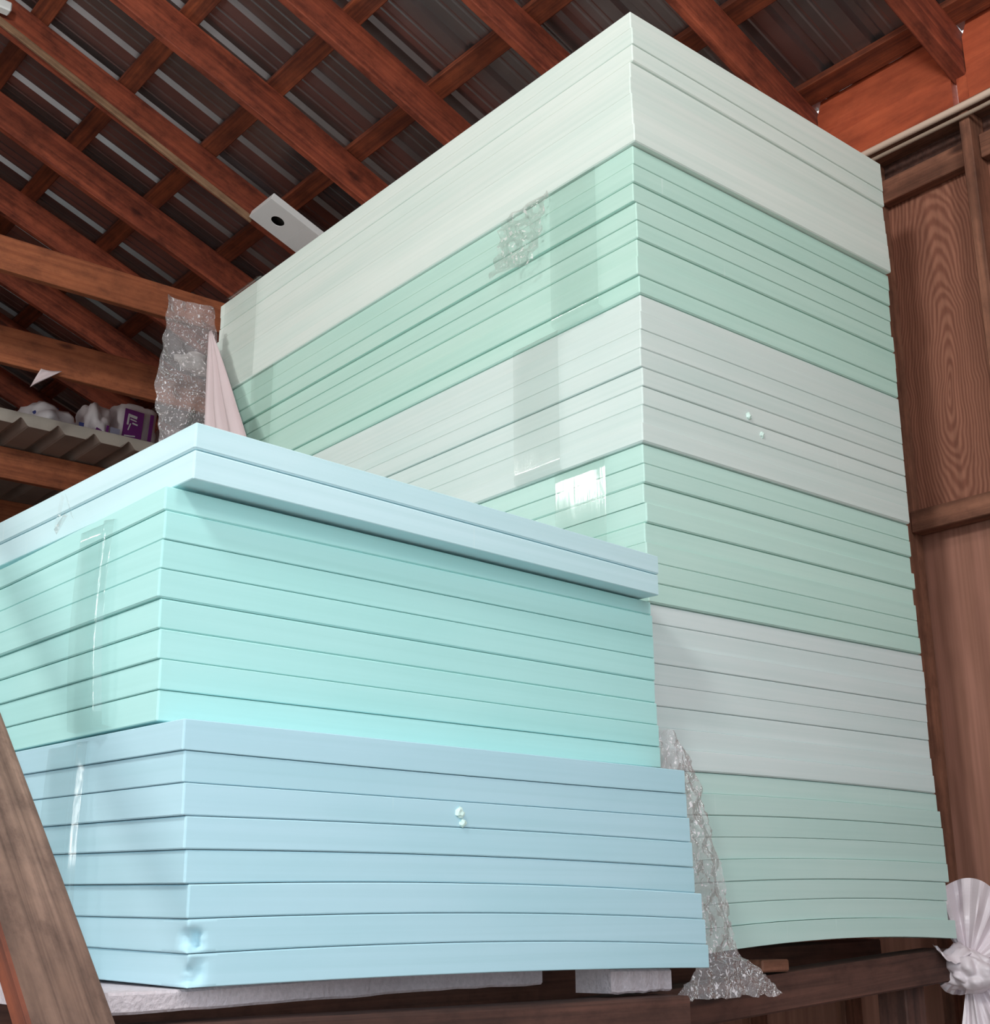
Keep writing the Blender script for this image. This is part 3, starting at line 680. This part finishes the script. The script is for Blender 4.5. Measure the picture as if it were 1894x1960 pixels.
def slab(name, xa, xb, ya_, yb, zb, ztf, label, seed):
    bm = bmesh.new(); n = 22; rows = []
    for i in range(n+1):
        x = xa + (xb-xa)*i/n; r = 0.004; ya = ya_ + 0.10*max(0, min(1, (x-xa-0.12)/0.5))*(xb-xa > 0.6)
        e = 0.006*noise.noise(Vector((x*25, seed, 0))); e2 = 0.004*noise.noise(Vector((x*40, seed, 5)))
        rows.append([bm.verts.new(FP(x, yy, zz)) for yy, zz in ((ya+e, zb+r+e2), (ya+e, ztf(x)-r), (ya+r+e, ztf(x)), (yb, ztf(x)), (yb, zb), (ya+r+e, zb+e2))])
    for a, b in zip(rows, rows[1:]):
        for k in range(6): bm.faces.new((a[k], a[(k+1) % 6], b[(k+1) % 6], b[k]))
    bm.faces.new(rows[0][::-1]); bm.faces.new(rows[-1])
    return tag(link(name, bm, EPS), label, 'foam block')
def under(x):
    u = max(0.0, min(1.0, (x-0.015)/1.237)); return -0.1114*(1-u) - 0.1218*u + 0.0065*4*u*(1-u) - 0.002
slab('foam_block', -0.097, 0.875, -0.025, 0.40, -0.1435, under, 'long white polystyrene slab wedged under the front stack', 1.0)
slab('foam_block', 0.985, 1.17, -0.005, 0.09, -0.164, under, 'short white polystyrene block under the right end of the front stack', 4.0)
slab('foam_block', -0.155, 0.29, 0.49, 0.92, -0.140, lambda x: -0.113, 'grey white polystyrene block left of the wooden brace', 7.0)
sc = link('foam_chip_block', box_bm(0.10, 0.05, 0.028, 0.004), W_STUD, None, loc=V(2.60, 2.14, -0.135)); tag(sc, 'small wood offcut on the sloping beam under the tall stack', 'offcut'); sc.name = 'wood_offcut'
# brace leaning in front of the front stack
e1 = Vector((0.749, 2.219, 0.310+EYE)); e0 = Vector((0.783, 1.751, -0.146+EYE))  # brace scaled down about the camera to clear the front beam
axb = (e1-e0).normalized(); eye = Vector((0, 0, EYE)); mid = (e0+e1)/2; vd = (mid-eye).normalized()
n0 = (-vd + axb*axb.dot(vd)).normalized(); l0 = n0.cross(axb)
if l0.dot(_R) > 0: l0 = -l0
th = math.radians(40); wl_ = l0*math.cos(th) + n0*math.sin(th); nn = n0*math.cos(th) - l0*math.sin(th)
off = wl_*0.0635 - nn*0.0175
tb = e0 + (e0-e1).normalized()*2.02; tt = e1 + axb*0.75
bo = beam('wooden_brace', tb+off, tt+off, wl_, 0.127, 0.035, W_GREY, None, 0.004, 0.003, 24)
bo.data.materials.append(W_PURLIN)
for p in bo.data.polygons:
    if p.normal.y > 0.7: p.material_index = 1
tag(bo, 'weathered brown plank leaning in front of the front stack', 'plank')

# white bag at the foot of the right wall
wbag = empty('plastic_bag', V(3.40, 2.04, -0.50), label='knotted white plastic bag hanging by the wall below the tall stack', cat='bag')
def crumple(name, c, size, seed, parent, amp=0.18, pleat=0.0, m=PLASTIC_W):
    bm = bmesh.new(); bmesh.ops.create_icosphere(bm, subdivisions=5, radius=0.5)
    for v in bm.verts:
        p = v.co.copy(); q = p*1.7 + Vector((seed, 0, 0)); a = math.atan2(p.y, p.x)
        n = abs(noise.noise(q*1.5)) + 0.45*abs(noise.noise(q*2.7 + Vector((0, seed, 0))))
        p *= 0.84 + amp*1.5*min(n, 0.55)
        if pleat: p.x *= 1 + pleat*abs(math.sin(5.5*a + 3*p.z)); p.y *= 1 + pleat*abs(math.sin(5.5*a + 3*p.z))
        v.co = Vector((p.x*size[0], p.y*size[1], p.z*size[2]))
    return link(name, bm, m, parent, loc=V(*c), smooth=True)
KN = Vector((3.425, 2.115, -0.160)); BR = Vector((0.515, -0.857, 0)); BD = Vector((-0.857, -0.515, 0))
def tri(t): t = t % 1.0; return 1 - abs(2*t - 1)
def fan(name, p0, p1, rad, pleats, seed, bulge, back):
    """gathered plastic: creased pleats spreading out of the knot"""
    def fn(a, b):
        ph = math.radians(p0 + (p1-p0)*b); R = rad(b); rho = 0.012 + R*a
        wv = tri(pleats*b + 0.35*math.sin(5*b+seed) + 0.10*a)*0.75 + 0.25*tri(2.7*pleats*b + seed)
        d = bulge*math.sin(math.pi*min(1, a*0.95)) + 0.055*(wv-0.5)*min(1, a*1.6) - back*a + 0.02*noise.noise(Vector((a*3, b*5, seed)))
        p = KN + BR*(rho*math.cos(ph)) + Vector((0, 0, rho*math.sin(ph))) + BD*d
        return V(p.x, p.y, p.z)
    o = grid_sheet(name, fn, 22, 90, PLASTIC_W, wbag, 0.0012)
    for p in o.data.polygons: p.use_smooth = False
    return o
fan('upper_gather', -20, 118, lambda b: 0.15 + 0.07*b + 0.025*math.sin(11*b), 4.0, 1.0, 0.03, 0.05)
fan('lower_gather', 258, 352, lambda b: 0.40 - 0.05*b, 5.0, 4.0, 0.05, -0.02)
fan('collar', 170, 268, lambda b: 0.05 + 0.03*math.sin(math.pi*b), 3.0, 7.0, 0.03, -0.02)
crumple('knot', (KN.x + BD.x*0.035, KN.y + BD.y*0.035, KN.z-0.01), (0.13, 0.15, 0.11), 6.0, wbag, 0.30, 0.16)
def tail(a, b):
    x = 3.40 - 0.13*a; y = 2.085 + 0.02*a + 0.05*(b-0.5)*(1-0.4*a); z = -0.122 + 0.012*math.sin(7*a) + 0.03*(b-0.5) - 0.01*noise.noise(Vector((a*6, b*6, 1)))
    return V(x, y, z)
grid_sheet('tail', tail, 16, 8, PLASTIC_W, wbag, 0.001)
